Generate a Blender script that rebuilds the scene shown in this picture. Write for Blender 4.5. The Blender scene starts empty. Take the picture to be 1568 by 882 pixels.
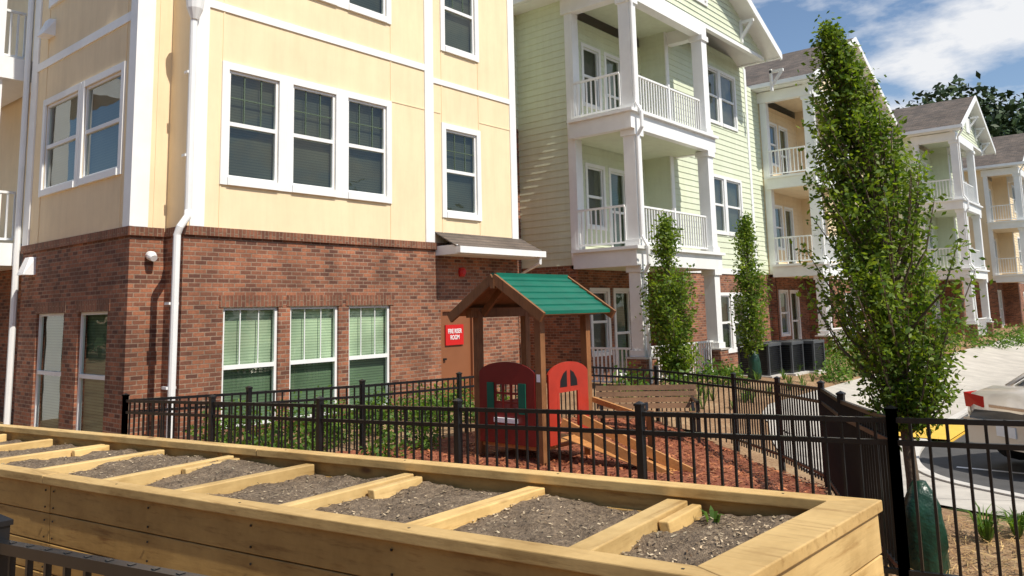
import bpy, math, random
import numpy as np
from mathutils import Vector, Matrix, noise
random.seed(7); rng=np.random.default_rng(7)
scn=bpy.context.scene
# ------------------------------------------------------------------ camera
yaw=math.radians(40);p=math.radians(7.5);r=math.radians(1.35)
f=Vector((math.cos(p)*math.cos(yaw),math.cos(p)*math.sin(yaw),math.sin(p)))
r0=Vector((math.sin(yaw),-math.cos(yaw),0));u0=r0.cross(f)
R=r0*math.cos(r)-u0*math.sin(r);U=u0*math.cos(r)+r0*math.sin(r)
cd=bpy.data.cameras.new("camera");cam=bpy.data.objects.new("camera",cd);scn.collection.objects.link(cam)
cam.matrix_world=Matrix(((R.x,U.x,-f.x,0),(R.y,U.y,-f.y,0),(R.z,U.z,-f.z,2.0),(0,0,0,1)))
cd.sensor_width=36;cd.lens=27.55;cd.shift_y=-0.0797;cd.clip_start=0.05;cd.clip_end=2000
scn.camera=cam
scn.view_settings.view_transform='Standard'
# ------------------------------------------------------------------ materials
class NT:
    def __init__(s,name):
        s.m=bpy.data.materials.new(name);s.m.use_nodes=True;s.t=s.m.node_tree;s.n=s.t.nodes
        s.b=s.n["Principled BSDF"];s.o=s.n["Material Output"]
    def new(s,k): return s.n.new(k)
    def l(s,a,b): s.t.links.new(a,b)
def col(c): return (c[0],c[1],c[2],1)
def ramp(nt,fac,stops):
    q=nt.n.new('ShaderNodeValToRGB');e=q.color_ramp.elements
    while len(e)<len(stops): e.new(0.5)
    for i,(a,c) in enumerate(stops):
        e[i].position=a;e[i].color=col(c)
    nt.l(fac,q.inputs[0]);return q.outputs[0]
def mixc(nt,fac,a,b,mode='MIX'):
    q=nt.n.new('ShaderNodeMix');q.data_type='RGBA';q.blend_type=mode
    if isinstance(fac,(int,float)): q.inputs[0].default_value=fac
    else: nt.l(fac,q.inputs[0])
    for i,v in ((6,a),(7,b)):
        if isinstance(v,tuple): q.inputs[i].default_value=col(v)
        else: nt.l(v,q.inputs[i])
    return q.outputs[2]
def pos(nt): return nt.new('ShaderNodeNewGeometry').outputs['Position']
def noi(nt,vec,scale,detail=4,rough=.6,w=None):
    q=nt.n.new('ShaderNodeTexNoise');q.inputs['Scale'].default_value=scale;q.inputs['Detail'].default_value=detail;q.inputs['Roughness'].default_value=rough
    if vec is not None: nt.l(vec,q.inputs['Vector'])
    return q.outputs['Fac']
def mapv(nt,vec,sc,rot=(0,0,0)):
    q=nt.n.new('ShaderNodeMapping');q.inputs['Scale'].default_value=sc;q.inputs['Rotation'].default_value=rot;nt.l(vec,q.inputs['Vector']);return q.outputs[0]
def bump(nt,h,strength,dist=.01):
    q=nt.n.new('ShaderNodeBump');q.inputs['Strength'].default_value=strength;q.inputs['Distance'].default_value=dist
    nt.l(h,q.inputs['Height']);nt.l(q.outputs[0],nt.b.inputs['Normal'])
def scl(c,k): return tuple(min(1,x*k) for x in c)
def simple(name,c,rough=.6,var=.15,scale=3,bs=.1,fine=60,metal=0,bd=.003):
    nt=NT(name);P=pos(nt)
    a=noi(nt,P,scale,5);cc=ramp(nt,a,[(.3,scl(c,1-var)),(.7,scl(c,1+var*.6))])
    nt.l(cc,nt.b.inputs['Base Color']);nt.b.inputs['Roughness'].default_value=rough;nt.b.inputs['Metallic'].default_value=metal
    if bs: bump(nt,noi(nt,P,fine,3),bs,bd)
    return nt.m
def math_(nt,op,a,b=None):
    q=nt.n.new('ShaderNodeMath');q.operation=op
    for i,v in enumerate((a,b)):
        if v is None: continue
        if isinstance(v,(int,float)): q.inputs[i].default_value=v
        else: nt.l(v,q.inputs[i])
    return q.outputs[0]
def brickmat(name,c1,c2,mortar,bw=.205,rh=.073,ms=.009,swap=False,rough=.85,vec='wall'):
    nt=NT(name);P=pos(nt);s=nt.n.new('ShaderNodeSeparateXYZ');nt.l(P,s.inputs[0])
    h=math_(nt,'ADD',s.outputs[0],s.outputs[1]) if vec=='wall' else s.outputs[1]
    v=s.outputs[2] 
    c=nt.n.new('ShaderNodeCombineXYZ')
    nt.l(h,c.inputs[1 if swap else 0]);nt.l(v,c.inputs[0 if swap else 1])
    b=nt.n.new('ShaderNodeTexBrick');nt.l(c.outputs[0],b.inputs['Vector'])
    b.inputs['Scale'].default_value=1;b.inputs['Brick Width'].default_value=bw;b.inputs['Row Height'].default_value=rh
    b.inputs['Mortar Size'].default_value=ms;b.inputs['Mortar Smooth'].default_value=.2
    b.inputs['Color1'].default_value=col(c1);b.inputs['Color2'].default_value=col(c2);b.inputs['Mortar'].default_value=col(mortar);b.inputs['Bias'].default_value=-.05
    n1=noi(nt,P,1.3,5,.65);n2=noi(nt,P,25,3)
    x=mixc(nt,1.0,b.outputs['Color'],ramp(nt,n1,[(.35,(.66,.64,.62)),(.65,(1.18,1.14,1.1))]),'MULTIPLY')
    x=mixc(nt,.6,x,ramp(nt,n2,[(.3,(.6,.6,.6)),(.7,(1.2,1.2,1.2))]),'MULTIPLY')
    nt.l(x,nt.b.inputs['Base Color']);nt.b.inputs['Roughness'].default_value=rough
    inv=math_(nt,'SUBTRACT',1.0,b.outputs['Fac']);hh=math_(nt,'ADD',inv,math_(nt,'MULTIPLY',n2,.3))
    bump(nt,hh,.7,.006);return nt.m
M={}
M['brick']=brickmat('brick',(.40,.155,.080),(.115,.045,.030),(.32,.225,.16))
M['soldier']=brickmat('brick_soldier',(.28,.11,.06),(.15,.058,.034),(.26,.18,.12),swap=True)
M['shingle']=brickmat('roof_shingles',(.17,.135,.11),(.10,.085,.075),(.045,.04,.035),bw=.3,rh=.075,ms=.006,vec='roof')
def stucco(name,c):
    nt=NT(name);P=pos(nt)
    a=noi(nt,P,.8,6,.7);x=ramp(nt,a,[(.3,scl(c,.92)),(.7,scl(c,1.04))])
    st=noi(nt,mapv(nt,P,(3,3,.35)),1.5,5,.7)
    x=mixc(nt,1.0,x,ramp(nt,st,[(.3,(.93,.92,.90)),(.6,(1,1,1))]),'MULTIPLY')
    nt.l(x,nt.b.inputs['Base Color']);nt.b.inputs['Roughness'].default_value=.8
    bump(nt,noi(nt,P,90,4),.2,.003);return nt.m
M['beige']=stucco('beige_panel',(.90,.72,.46))
M['green']=stucco('green_siding',(.68,.73,.55))
M['tan']=stucco('tan_siding',(.84,.68,.45))
M['white']=simple('white_trim',(.85,.85,.83),.45,.06,2,.05)
M['deck']=simple('deck_grey',(.42,.38,.32),.7,.15)
M['steel']=simple('black_metal',(.012,.012,.013),.32,.3,8,.05)
M['door']=simple('brown_door',(.26,.10,.045),.4,.08,2,.03)
M['red']=simple('red_plastic',(.42,.035,.018),.38,.18,3,.05)
M['red2']=simple('red_plastic_shaded',(.20,.012,.012),.38,.18,3,.05)  # same red plastic, shade of the side panel put into the colour
M['darkred']=simple('alarm_red',(.6,.02,.02),.3,.05)
M['gplast']=simple('green_roof_plastic',(.0,.13,.08),.42,.2,3,.05)
M['signtext']=simple('sign_white',(.85,.85,.85),.5,.02)
M['concrete']=simple('concrete',(.50,.46,.40),.85,.2,1.4,.3,80)
M['kerb']=simple('kerb_concrete',(.58,.55,.50),.85,.15,2,.3,80)
M['asphalt']=simple('asphalt',(.075,.073,.072),.9,.3,1.2,.5,140)
M['yellow']=simple('yellow_paint',(.80,.50,.06),.6,.12,4,.2)
M['acgrey']=simple('ac_grey',(.07,.075,.08),.5,.15,3,.05)
M['lampglass']=simple('sconce_white',(.85,.85,.85),.3,.03)
M['bag']=simple('green_bag',(.010,.045,.025),.35,.5,6,.6,9,bd=.03)
def blinds(name,c,dark,period=.05):
    nt=NT(name);P=pos(nt);s=nt.n.new('ShaderNodeSeparateXYZ');nt.l(P,s.inputs[0])
    w=math_(nt,'FRACT',math_(nt,'DIVIDE',s.outputs[2],period))
    x=ramp(nt,w,[(0,dark),(.22,c),(.8,scl(c,.85)),(1,dark)])
    n=noi(nt,P,.9,2);x=mixc(nt,1.0,x,ramp(nt,n,[(.35,(.6,.6,.6)),(.65,(1.1,1.1,1.1))]),'MULTIPLY')
    nt.l(x,nt.b.inputs['Base Color']);nt.b.inputs['Roughness'].default_value=.6;return nt.m
M['bl_dark']=blinds('blinds_dark',(.060,.058,.044),(.012,.014,.011))
M['bl_lite']=blinds('blinds_light',(.72,.80,.62),(.30,.37,.27))
M['bl_mid']=blinds('blinds_mid',(.12,.17,.11),(.04,.055,.04))
M['bl_low']=blinds('blinds_lower',(.22,.30,.20),(.09,.12,.09))
M['muntin']=simple('muntin',(.09,.13,.08),.5,.1,3,0)
def glassm():
    nt=NT('window_glass')
    tr=nt.n.new('ShaderNodeBsdfTransparent');tr.inputs[0].default_value=(.80,.88,.80,1)
    gl=nt.n.new('ShaderNodeBsdfGlossy');gl.inputs['Roughness'].default_value=.02;gl.inputs[0].default_value=(.9,.95,.95,1)
    nz=noi(nt,pos(nt),.9,2);bp=nt.n.new('ShaderNodeBump');bp.inputs['Strength'].default_value=.2;bp.inputs['Distance'].default_value=.04;nt.l(nz,bp.inputs['Height']);nt.l(bp.outputs[0],gl.inputs['Normal'])
    lw=nt.n.new('ShaderNodeLayerWeight');lw.inputs[0].default_value=.5
    k=math_(nt,'ADD',math_(nt,'MULTIPLY',math_(nt,'POWER',lw.outputs['Facing'],4.0),.8),.07)
    mx=nt.n.new('ShaderNodeMixShader');nt.l(k,mx.inputs[0]);nt.l(tr.outputs[0],mx.inputs[1]);nt.l(gl.outputs[0],mx.inputs[2])
    nt.l(mx.outputs[0],nt.o.inputs[0]);return nt.m
M['glass']=glassm()
def woodm(name,c,c2,axis,knots=True,rough=.6):
    nt=NT(name);P=pos(nt)
    rp=nt.new('ShaderNodeNewGeometry').outputs['Random Per Island']
    off=nt.n.new('ShaderNodeCombineXYZ');nt.l(math_(nt,'MULTIPLY',rp,37.0),off.inputs[0]);nt.l(math_(nt,'MULTIPLY',rp,71.0),off.inputs[2])
    ad=nt.n.new('ShaderNodeVectorMath');ad.operation='ADD';nt.l(P,ad.inputs[0]);nt.l(off.outputs[0],ad.inputs[1])
    sc={'y':(9,.7,9),'x':(.7,9,9),'z':(9,9,.7)}[axis]
    mp=mapv(nt,ad.outputs[0],sc,(0,0,math.radians(-6.2) if axis in 'xy' else 0))
    g=noi(nt,mp,3.2,6,.65);x=ramp(nt,g,[(.28,c2),(.45,c),(.62,scl(c,1.08)),(.75,scl(c2,1.25))])
    v=mixc(nt,1.0,x,ramp(nt,rp,[(0,(.74,.71,.66)),(.5,(1,1,1)),(1,(1.12,1.06,.95))]),'MULTIPLY')
    if knots:
        vo=nt.n.new('ShaderNodeTexVoronoi');vo.inputs['Scale'].default_value=1.0
        nt.l(mapv(nt,ad.outputs[0],{'y':(5,2.2,5),'x':(2.2,5,5),'z':(5,5,2.2)}[axis]),vo.inputs['Vector'])
        v=mixc(nt,ramp(nt,vo.outputs['Distance'],[(.05,(1,1,1)),(.13,(0,0,0))]),v,(.20,.09,.03))
    st=noi(nt,P,2.2,5,.7);v=mixc(nt,1.0,v,ramp(nt,st,[(.3,(.66,.61,.52)),(.6,(1,1,1))]),'MULTIPLY')
    nt.l(v,nt.b.inputs['Base Color']);nt.b.inputs['Roughness'].default_value=rough
    bump(nt,g,.4,.004);return nt.m
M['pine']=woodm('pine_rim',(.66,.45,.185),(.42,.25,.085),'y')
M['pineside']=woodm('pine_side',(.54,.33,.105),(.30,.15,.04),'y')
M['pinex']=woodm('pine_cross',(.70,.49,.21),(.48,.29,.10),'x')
M['post']=woodm('playhouse_wood',(.25,.11,.04),(.13,.055,.02),'z',False)
M['benchw']=woodm('bench_wood',(.20,.105,.05),(.12,.06,.03),'y',False)
M['ramp']=woodm('ramp_wood',(.50,.24,.08),(.32,.14,.045),'x',False)
M['bark']=simple('bark',(.15,.11,.075),.9,.3,12,.6,40,bd=.01)
def leafm(name,ca,cb,trans=.35,ns=2.2):
    nt=NT(name);g=nt.new('ShaderNodeNewGeometry')
    P=g.outputs['Position'];x=ramp(nt,g.outputs['Random Per Island'],[(0,ca),(.6,tuple((a+b)/2 for a,b in zip(ca,cb))),(1,cb)])
    n=noi(nt,P,ns,3);x=mixc(nt,1.0,x,ramp(nt,n,[(.3,(.55,.6,.6)),(.7,(1.3,1.22,1.1))]),'MULTIPLY')
    nt.l(x,nt.b.inputs['Base Color']);nt.b.inputs['Roughness'].default_value=.5;nt.b.inputs['Specular IOR Level'].default_value=.3
    if trans:
        tl=nt.n.new('ShaderNodeBsdfTranslucent');nt.l(mixc(nt,1.0,x,(1.7,1.7,.6),'MULTIPLY'),tl.inputs[0])
        mx=nt.n.new('ShaderNodeMixShader');mx.inputs[0].default_value=trans
        nt.l(nt.b.outputs[0],mx.inputs[1]);nt.l(tl.outputs[0],mx.inputs[2]);nt.l(mx.outputs[0],nt.o.inputs[0])
    return nt.m
M['leaf']=leafm('leaf_green',(.065,.135,.018),(.25,.34,.05),.42,3.2)
M['leafd']=leafm('leaf_dark',(.02,.045,.015),(.055,.095,.025),0)
M['leafs']=leafm('leaf_shrub',(.05,.12,.02),(.18,.30,.05))
def groundm(name,stops,s1,s2,bs=.8,bd=.03):
    nt=NT(name);P=pos(nt);a=noi(nt,P,s1,6,.75);b=noi(nt,P,s2,4,.7)
    k=math_(nt,'ADD',math_(nt,'MULTIPLY',a,.5),math_(nt,'MULTIPLY',b,.5))
    nt.l(ramp(nt,k,stops),nt.b.inputs['Base Color']);nt.b.inputs['Roughness'].default_value=.95
    bump(nt,b,bs,bd);return nt.m
M['ground']=groundm('ground_straw',[(.32,(.10,.055,.025)),(.48,(.28,.16,.08)),(.60,(.42,.29,.16)),(.70,(.16,.20,.06))],.6,22)
M['mulch']=groundm('red_mulch',[(.32,(.09,.022,.01)),(.5,(.28,.080,.035)),(.66,(.46,.18,.09))],3,38)
M['soil']=groundm('soil',[(.34,(.065,.043,.026)),(.5,(.21,.15,.095)),(.66,(.39,.29,.19))],9,60,1,.025)
M['chips']=leafm('wood_chips',(.10,.06,.03),(.66,.54,.38),0)
M['redchips']=leafm('mulch_chips',(.14,.03,.015),(.55,.22,.10),0)
M['straw']=leafm('straw',(.25,.13,.05),(.70,.48,.22),0)
# ------------------------------------------------------------------ mesh builder
class MB:
    def __init__(s,name,mat,bevel=0):
        s.name=name;s.mat=mat;s.v=[];s.f=[];s.M=None;s.bevel=bevel
    def add(s,vs,fs):
        n=len(s.v)
        if s.M is not None: vs=[tuple(s.M@Vector(q)) for q in vs]
        s.v+= [tuple(q) for q in vs];s.f+=[tuple(n+i for i in q) for q in fs]
    def box(s,x0,x1,y0,y1,z0,z1):
        s.add([(x0,y0,z0),(x1,y0,z0),(x1,y1,z0),(x0,y1,z0),(x0,y0,z1),(x1,y0,z1),(x1,y1,z1),(x0,y1,z1)],
          [(0,3,2,1),(4,5,6,7),(0,1,5,4),(1,2,6,5),(2,3,7,6),(3,0,4,7)])
    def quad(s,*q): s.add(q,[tuple(range(len(q)))])
    def beam(s,a,b,w,h):
        a=Vector(a);b=Vector(b);d=(b-a).normalized();sd=d.cross(Vector((0,0,1)))
        if sd.length<1e-3: sd=Vector((1,0,0))
        sd.normalize();up=sd.cross(d);vs=[]
        for q in (a,b):
            for i,j in ((-1,-1),(1,-1),(1,1),(-1,1)): vs.append(q+sd*(i*w/2)+up*(j*h/2))
        s.add(vs,[(0,1,2,3),(7,6,5,4),(0,4,5,1),(1,5,6,2),(2,6,7,3),(3,7,4,0)])
    def tube(s,pts,rad,seg=8,caps=True):
        pts=[Vector(q) for q in pts]
        if isinstance(rad,(int,float)): rad=[rad]*len(pts)
        vs=[];
        for i,q in enumerate(pts):
            d=(pts[min(i+1,len(pts)-1)]-pts[max(i-1,0)]).normalized()
            a=d.cross(Vector((0.31,0.95,0.02)));a.normalize();b=d.cross(a)
            for k in range(seg):
                t=2*math.pi*k/seg;vs.append(q+(a*math.cos(t)+b*math.sin(t))*rad[i])
        fs=[]
        for i in range(len(pts)-1):
            for k in range(seg):
                k2=(k+1)%seg;fs.append((i*seg+k,i*seg+k2,(i+1)*seg+k2,(i+1)*seg+k))
        if caps: fs.append(tuple(range(seg-1,-1,-1)));fs.append(tuple((len(pts)-1)*seg+k for k in range(seg)))
        s.add(vs,fs)
    def build(s,parent=None,smooth=False):
        if not s.v: return None
        me=bpy.data.meshes.new(s.name);me.from_pydata(s.v,[],s.f);me.update()
        o=bpy.data.objects.new(s.name,me);scn.collection.objects.link(o)
        me.materials.append(M[s.mat] if isinstance(s.mat,str) else s.mat)
        if smooth:
            for q in me.polygons:q.use_smooth=True
        if parent: o.parent=parent
        if s.bevel:
            b=o.modifiers.new('bevel','BEVEL');b.width=s.bevel;b.segments=2;b.limit_method='ANGLE'
        return o
def empty(name):
    e=bpy.data.objects.new(name,None);scn.collection.objects.link(e);return e
def frame(o,u,n):
    u=Vector(u);n=Vector(n);o=Vector(o)
    return Matrix(((u.x,n.x,0,o.x),(u.y,n.y,0,o.y),(u.z,n.z,1,o.z),(0,0,0,1)))
class Bld:
    def __init__(s,name): s.p=empty(name);s.b={}
    def __getitem__(s,k):
        if k not in s.b: 
            nm,mt=k.split(':') if ':' in k else (k,k)
            s.b[k]=MB(nm,mt)
        return s.b[k]
    def done(s,smooth=()):
        for k,b in s.b.items(): b.build(s.p,k in smooth)
def wallh(b,m,u0,u1,z0,z1,holes,depth=.10):
    b.M=m
    us=sorted({u0,u1}|{h[0] for h in holes}|{h[1] for h in holes});zs=sorted({z0,z1}|{h[2] for h in holes}|{h[3] for h in holes})
    us=[q for q in us if u0<=q<=u1];zs=[q for q in zs if z0<=q<=z1]
    for i in range(len(us)-1):
        for j in range(len(zs)-1):
            cu=(us[i]+us[i+1])/2;cz=(zs[j]+zs[j+1])/2
            if any(h[0]<cu<h[1] and h[2]<cz<h[3] for h in holes): continue
            b.quad((us[i],0,zs[j]),(us[i+1],0,zs[j]),(us[i+1],0,zs[j+1]),(us[i],0,zs[j+1]))
    for a,c,d,e in holes:
        b.quad((a,0,d),(a,0,e),(a,-depth,e),(a,-depth,d));b.quad((c,0,d),(c,0,e),(c,-depth,e),(c,-depth,d))
        b.quad((a,0,d),(c,0,d),(c,-depth,d),(a,-depth,d));b.quad((a,0,e),(c,0,e),(c,-depth,e),(a,-depth,e))
    b.M=None
def siding(b,m,u0,u1,z0,z1,holes,rh=.19):
    b.M=m;n=max(1,round((z1-z0)/rh));h=(z1-z0)/n
    for i in range(n):
        a=z0+i*h;c=a+h;mid=(a+c)/2
        hs=sorted([q for q in holes if q[2]<mid<q[3]]);cur=u0;iv=[]
        for q in hs:
            if q[0]>cur: iv.append((cur,q[0]))
            cur=q[1]
        if cur<u1: iv.append((cur,u1))
        for s0,s1 in iv:
            b.quad((s0,.020,a),(s1,.020,a),(s1,.002,c),(s0,.002,c))
            b.quad((s0,.002,a),(s1,.002,a),(s1,.020,a),(s0,.020,a))
    b.M=None
def window(B,m,u0,u1,z0,z1,trim=.10,bl='bl_dark',munt=False,proud=.035,split=True,rec=.0,bl2=None,vm=False):
    w=B['window_frames:white'];g=B['window_glass:glass'];k=B['blinds_'+bl+':'+bl];k2=B['blinds_'+(bl2 or bl)+':'+(bl2 or bl)]
    for q in (w,g,k,k2): q.M=m
    if trim:
        t=trim
        w.box(u0-t,u0,-.005,proud,z0-t,z1+t);w.box(u1,u1+t,-.005,proud,z0-t,z1+t)
        w.box(u0+.001,u1-.001,-.005,proud-.003,z1,z1+t);w.box(u0+.001,u1-.001,-.005,proud+.02,z0-t,z0)
    fw=.05;y0=-.075-rec;y1=-.012-rec
    w.box(u0+.001,u0+fw,y0,y1,z0+.001,z1-.001);w.box(u1-fw,u1-.001,y0,y1,z0+.001,z1-.001)
    w.box(u0+fw,u1-fw,y0,y1-.002,z0+.001,z0+fw);w.box(u0+fw,u1-fw,y0,y1-.002,z1-fw,z1-.001)
    zm=(z0+z1)/2
    if split: w.box(u0+fw,u1-fw,y0,y1+.006,zm-.035,zm+.035)
    if vm:
        for i in (1,2):
            uu=u0+(u1-u0)*i/3;w.box(uu-.008,uu+.008,y0+.02,y0+.04,zm+.035,z1-fw)
    if munt:
        mk=B['muntins:muntin'];mk.M=m
        for i in (1,2):
            uu=u0+(u1-u0)*i/3;mk.box(uu-.009,uu+.009,y0+.02,y0+.04,zm+.035,z1-fw)
        zz=(zm+z1)/2;mk.box(u0+fw,u1-fw,y0+.021,y0+.039,zz-.009,zz+.009);mk.M=None
    g.quad((u0+fw,y0+.03,z0+fw),(u1-fw,y0+.03,z0+fw),(u1-fw,y0+.03,z1-fw),(u0+fw,y0+.03,z1-fw))
    k.quad((u0-.02,y0-.06,zm),(u1+.02,y0-.06,zm),(u1+.02,y0-.06,z1+.02),(u0-.02,y0-.06,z1+.02))
    k2.quad((u0-.02,y0-.06,z0-.02),(u1+.02,y0-.06,z0-.02),(u1+.02,y0-.06,zm),(u0-.02,y0-.06,zm))
    for q in (w,g,k,k2): q.M=None
# ------------------------------------------------------------------ terrain
def S(t): t=max(0,min(1,t));return t*t*(3-2*t)
def g(x,y): return -.7*S((x-7)/8)*S((9.0-y)/4.5)
def axis(lo,hi,f0,f1,st):
    a=list(np.arange(f0,f1+1e-6,st));q=st
    x=f0
    while x>lo: q*=1.5;x-=q;a.insert(0,x)
    q=st;x=a[-1]
    while x<hi: q*=1.5;x+=q;a.append(x)
    return a
def grid(name,mat,xs,ys,fz,parent=None,mask=None):
    b=MB(name,mat);nx=len(xs)
    b.v=[(x,y,fz(x,y)) for y in ys for x in xs]
    for j in range(len(ys)-1):
        for i in range(nx-1):
            if mask and not mask((xs[i]+xs[i+1])/2,(ys[j]+ys[j+1])/2): continue
            b.f.append((j*nx+i,j*nx+i+1,(j+1)*nx+i+1,(j+1)*nx+i))
    return b.build(parent,True)
grid('ground','ground',axis(-700,900,0,26,.4),axis(-700,900,-6,14,.4),lambda x,y:g(x,y)+.0)
def strip(name,mat,pts,w,dz,parent=None,step=.3):
    P=[Vector(q) for q in pts];out=[]
    for i in range(len(P)-1):
        a0=P[max(i-1,0)];a1=P[i];a2=P[i+1];a3=P[min(i+2,len(P)-1)];n=max(1,int((a2-a1).length/step))
        for k in range(n):
            t=k/n;out.append(.5*((2*a1)+(a2-a0)*t+(2*a0-5*a1+4*a2-a3)*t*t+(-a0+3*a1-3*a2+a3)*t**3))
    out.append(P[-1]);b=MB(name,mat)
    for i,q in enumerate(out):
        d=(out[min(i+1,len(out)-1)]-out[max(i-1,0)]).normalized();nn=Vector((-d.y,d.x));ww=w if q.x<13 else w+min(1.3,(q.x-13)*.3)
        for k in range(7):
            s=q+nn*(w*-.5+ww*(k/6));b.v.append((s.x,s.y,g(s.x,s.y)+dz))
    for i in range(len(out)-1):
        for k in range(6): b.f.append((i*7+k,i*7+k+1,(i+1)*7+k+1,(i+1)*7+k))
    b.build(parent,True);return out
path=[(9.5,-30),(9.5,-6),(9.7,0.6),(11.2,2.9),(13.6,4.3),(16.5,4.9),(22,5.1),(60,5.2),(140,5.2)]
sp=strip('sidewalk','concrete',path,1.7,.03)
jb=MB('sidewalk_joints','acgrey')
for i in range(6,len(sp)-1,5):
    q=sp[i]
    if q.y<-8 or q.x>40: continue
    d=(sp[i+1]-sp[i-1]).normalized();nn=Vector((-d.y,d.x))
    a=q-nn*.84;c=q+nn*.84;jb.quad(*[(v.x,v.y,g(v.x,v.y)+.036) for v in (a-d*.006,a+d*.006)],*[(v.x,v.y,g(v.x,v.y)+.036) for v in (c+d*.006,c-d*.006)])
jb.build()
kp=[]
for i,q in enumerate(sp):
    d=(sp[min(i+1,len(sp)-1)]-sp[max(i-1,0)]).normalized();kp.append(q-Vector((-d.y,d.x))*.95)
kb=MB('kerb','kerb')
for i in range(len(kp)-1):
    a=kp[i];c=kp[i+1];kb.beam((a.x,a.y,g(a.x,a.y)-.02),(c.x,c.y,g(c.x,c.y)-.02),.16,.16)
kb.build()
def roadmask(x,y):
    if x<10.4: return False
    best=min(((q.x-x)**2+(q.y-y)**2,i) for i,q in enumerate(sp));q=sp[best[1]]
    d=(sp[min(best[1]+1,len(sp)-1)]-sp[max(best[1]-1,0)])
    return d.x*(y-q.y)-d.y*(x-q.x)<0 and best[0]>.9**2
grid('parking_lot_road','asphalt',list(np.arange(10.3,30,.3))+list(np.arange(30,145,5)),list(np.arange(-30,0,2))+list(np.arange(0,5.6,.25)),lambda x,y:g(x,y)+.012,mask=roadmask)
yb=MB('tactile_paving','yellow')
for i in range(8):
    x=16.9+i*.3
    yb.quad((x,3.55,g(x,3.55)+.075),(x+.3,3.55,g(x+.3,3.55)+.075),(x+.3,4.6,g(x+.3,4.6)+.075),(x,4.6,g(x,4.6)+.075))
yb.box(16.9,19.3,3.55,3.58,-.72,-.66)
yb.build()
lm=MB('parking_markings','signtext')
for x in (14.5,17.3,20.1,22.9,25.7): lm.quad((x,-1.5,g(x,-1)+.016),(x+.1,-1.5,g(x,-1)+.016),(x+.1,3.0,g(x,3)+.016),(x,3.0,g(x,3)+.016))
lm.build()
# ------------------------------------------------------------------ beige building
B=Bld('apartment_building')
mA=frame((0,12.2,0),(1,0,0),(0,-1,0));mRec=frame((0,12.8,0),(1,0,0),(0,-1,0));mL=frame((5.66,0,0),(0,1,0),(-1,0,0));mRet=frame((6.25,0,0),(0,1,0),(-1,0,0))
ZC=3.42;TOP=11.2
lowA=[(6.98,8.04,.15,2.15),(8.28,9.35,.15,2.15),(9.59,10.64,.15,2.15)]
upA=[(6.97,7.97,4.35,6.25),(8.26,9.24,4.35,6.25),(9.53,10.53,4.35,6.25)]
smA=[(12.26,13.28,4.18,6.06)]
up3=[(a,b,c+3.84,d+3.84) for a,b,c,d in upA];sm3=[(a,b,c+3.81,d+3.81) for a,b,c,d in smA]
door=[(12.06,13.10,-.3,2.04)]
wallh(B['brick_walls:brick'],mA,6.25,14.7,-.6,ZC,lowA+door,.12)
wallh(B['panel_walls:beige'],mA,6.25,14.7,ZC,TOP,upA+smA+up3+sm3,.10)
wallh(B['brick_walls:brick'],mRec,5.66,6.25,-.6,ZC,[]);wallh(B['panel_walls:beige'],mRec,5.66,6.25,ZC,TOP,[])
wallh(B['brick_walls:brick'],mRet,12.2,12.8,-.6,ZC,[]);wallh(B['panel_walls:beige'],mRet,12.2,12.8,ZC,TOP,[])
lowL=[(13.5,14.68,-.05,2.13),(15.3,16.6,-.05,2.13)];upL=[(13.3,14.82,4.5,6.2),(15.08,16.65,4.5,6.2)];up3L=[(a,b,c+3.84,d+3.84) for a,b,c,d in upL]
wallh(B['brick_walls:brick'],mL,12.8,17.5,-.6,ZC,lowL,.12);wallh(B['panel_walls:beige'],mL,12.8,17.5,ZC,TOP,upL+up3L,.10)
B['brick_walls:brick'].box(6.0,14.69,17.5,24,-.6,ZC);B['panel_walls:beige'].box(6.0,14.69,17.5,24,ZC+.01,TOP)
B['brick_walls:brick'].quad((14.7,12.2,-.6),(14.7,24,-.6),(14.7,24,ZC),(14.7,12.2,ZC));B['panel_walls:beige'].quad((14.7,12.2,ZC),(14.7,24,ZC),(14.7,24,TOP),(14.7,12.2,TOP))
B['roof:shingle'].box(5.2,15.1,11.8,24.4,TOP,TOP+.3)
for q in lowA: window(B,mA,*q,trim=0,bl='bl_lite',bl2='bl_low',rec=.035,vm=True)
for q in upA+smA+up3+sm3: window(B,mA,*q,trim=.13,bl='bl_dark',munt=True)
for q in lowL: window(B,mL,*q,trim=0,bl='bl_mid',rec=.035)
for q in upL+up3L: window(B,mL,*q,trim=.12,bl='bl_dark',munt=False)
W=B['trim:white']
W.M=mA
for z in (0,3.84):
    W.box(8.10,8.13,0,.033,4.22+z,6.38+z);W.box(9.37,9.40,0,.033,4.22+z,6.38+z)
W.box(6.33,6.58,-.01,.03,ZC+.06,TOP);W.box(11.62,11.88,-.01,.034,ZC+.06,TOP);W.box(14.5,14.73,-.01,.03,ZC+.1,TOP)
W.box(6.58,11.62,-.01,.026,7.27,7.41);W.box(11.88,14.5,-.01,.026,7.05,7.17)
W.box(6.58,11.62,-.01,.026,10.95,11.2);W.box(11.88,14.5,-.01,.026,10.9,11.2)
W.M=mRec;W.box(5.652,5.93,-.01,.03,ZC+.06,TOP)
W.M=mL;W.box(12.765,13.02,-.01,.032,ZC+.063,TOP-.003);W.box(17.2,17.5,-.01,.03,ZC+.06,TOP);W.box(13.02,17.2,-.01,.026,7.0,7.16);W.box(14.94,14.95,0,.03,4.4,6.3)
W.M=None
Pb=B['battens:beige'];Pb.M=mA
for x in (6.86,10.66):
    for a,b_ in ((ZC+.06,4.22),(6.39,7.27),(7.41,8.05),(10.3,10.95)): Pb.box(x-.014,x+.014,0,.012,a,b_)
for x in (12.16,13.38):
    for a,b_ in ((ZC+.06,4.05),(6.2,7.05),(7.17,7.86)): Pb.box(x-.014,x+.014,0,.012,a,b_)
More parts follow.
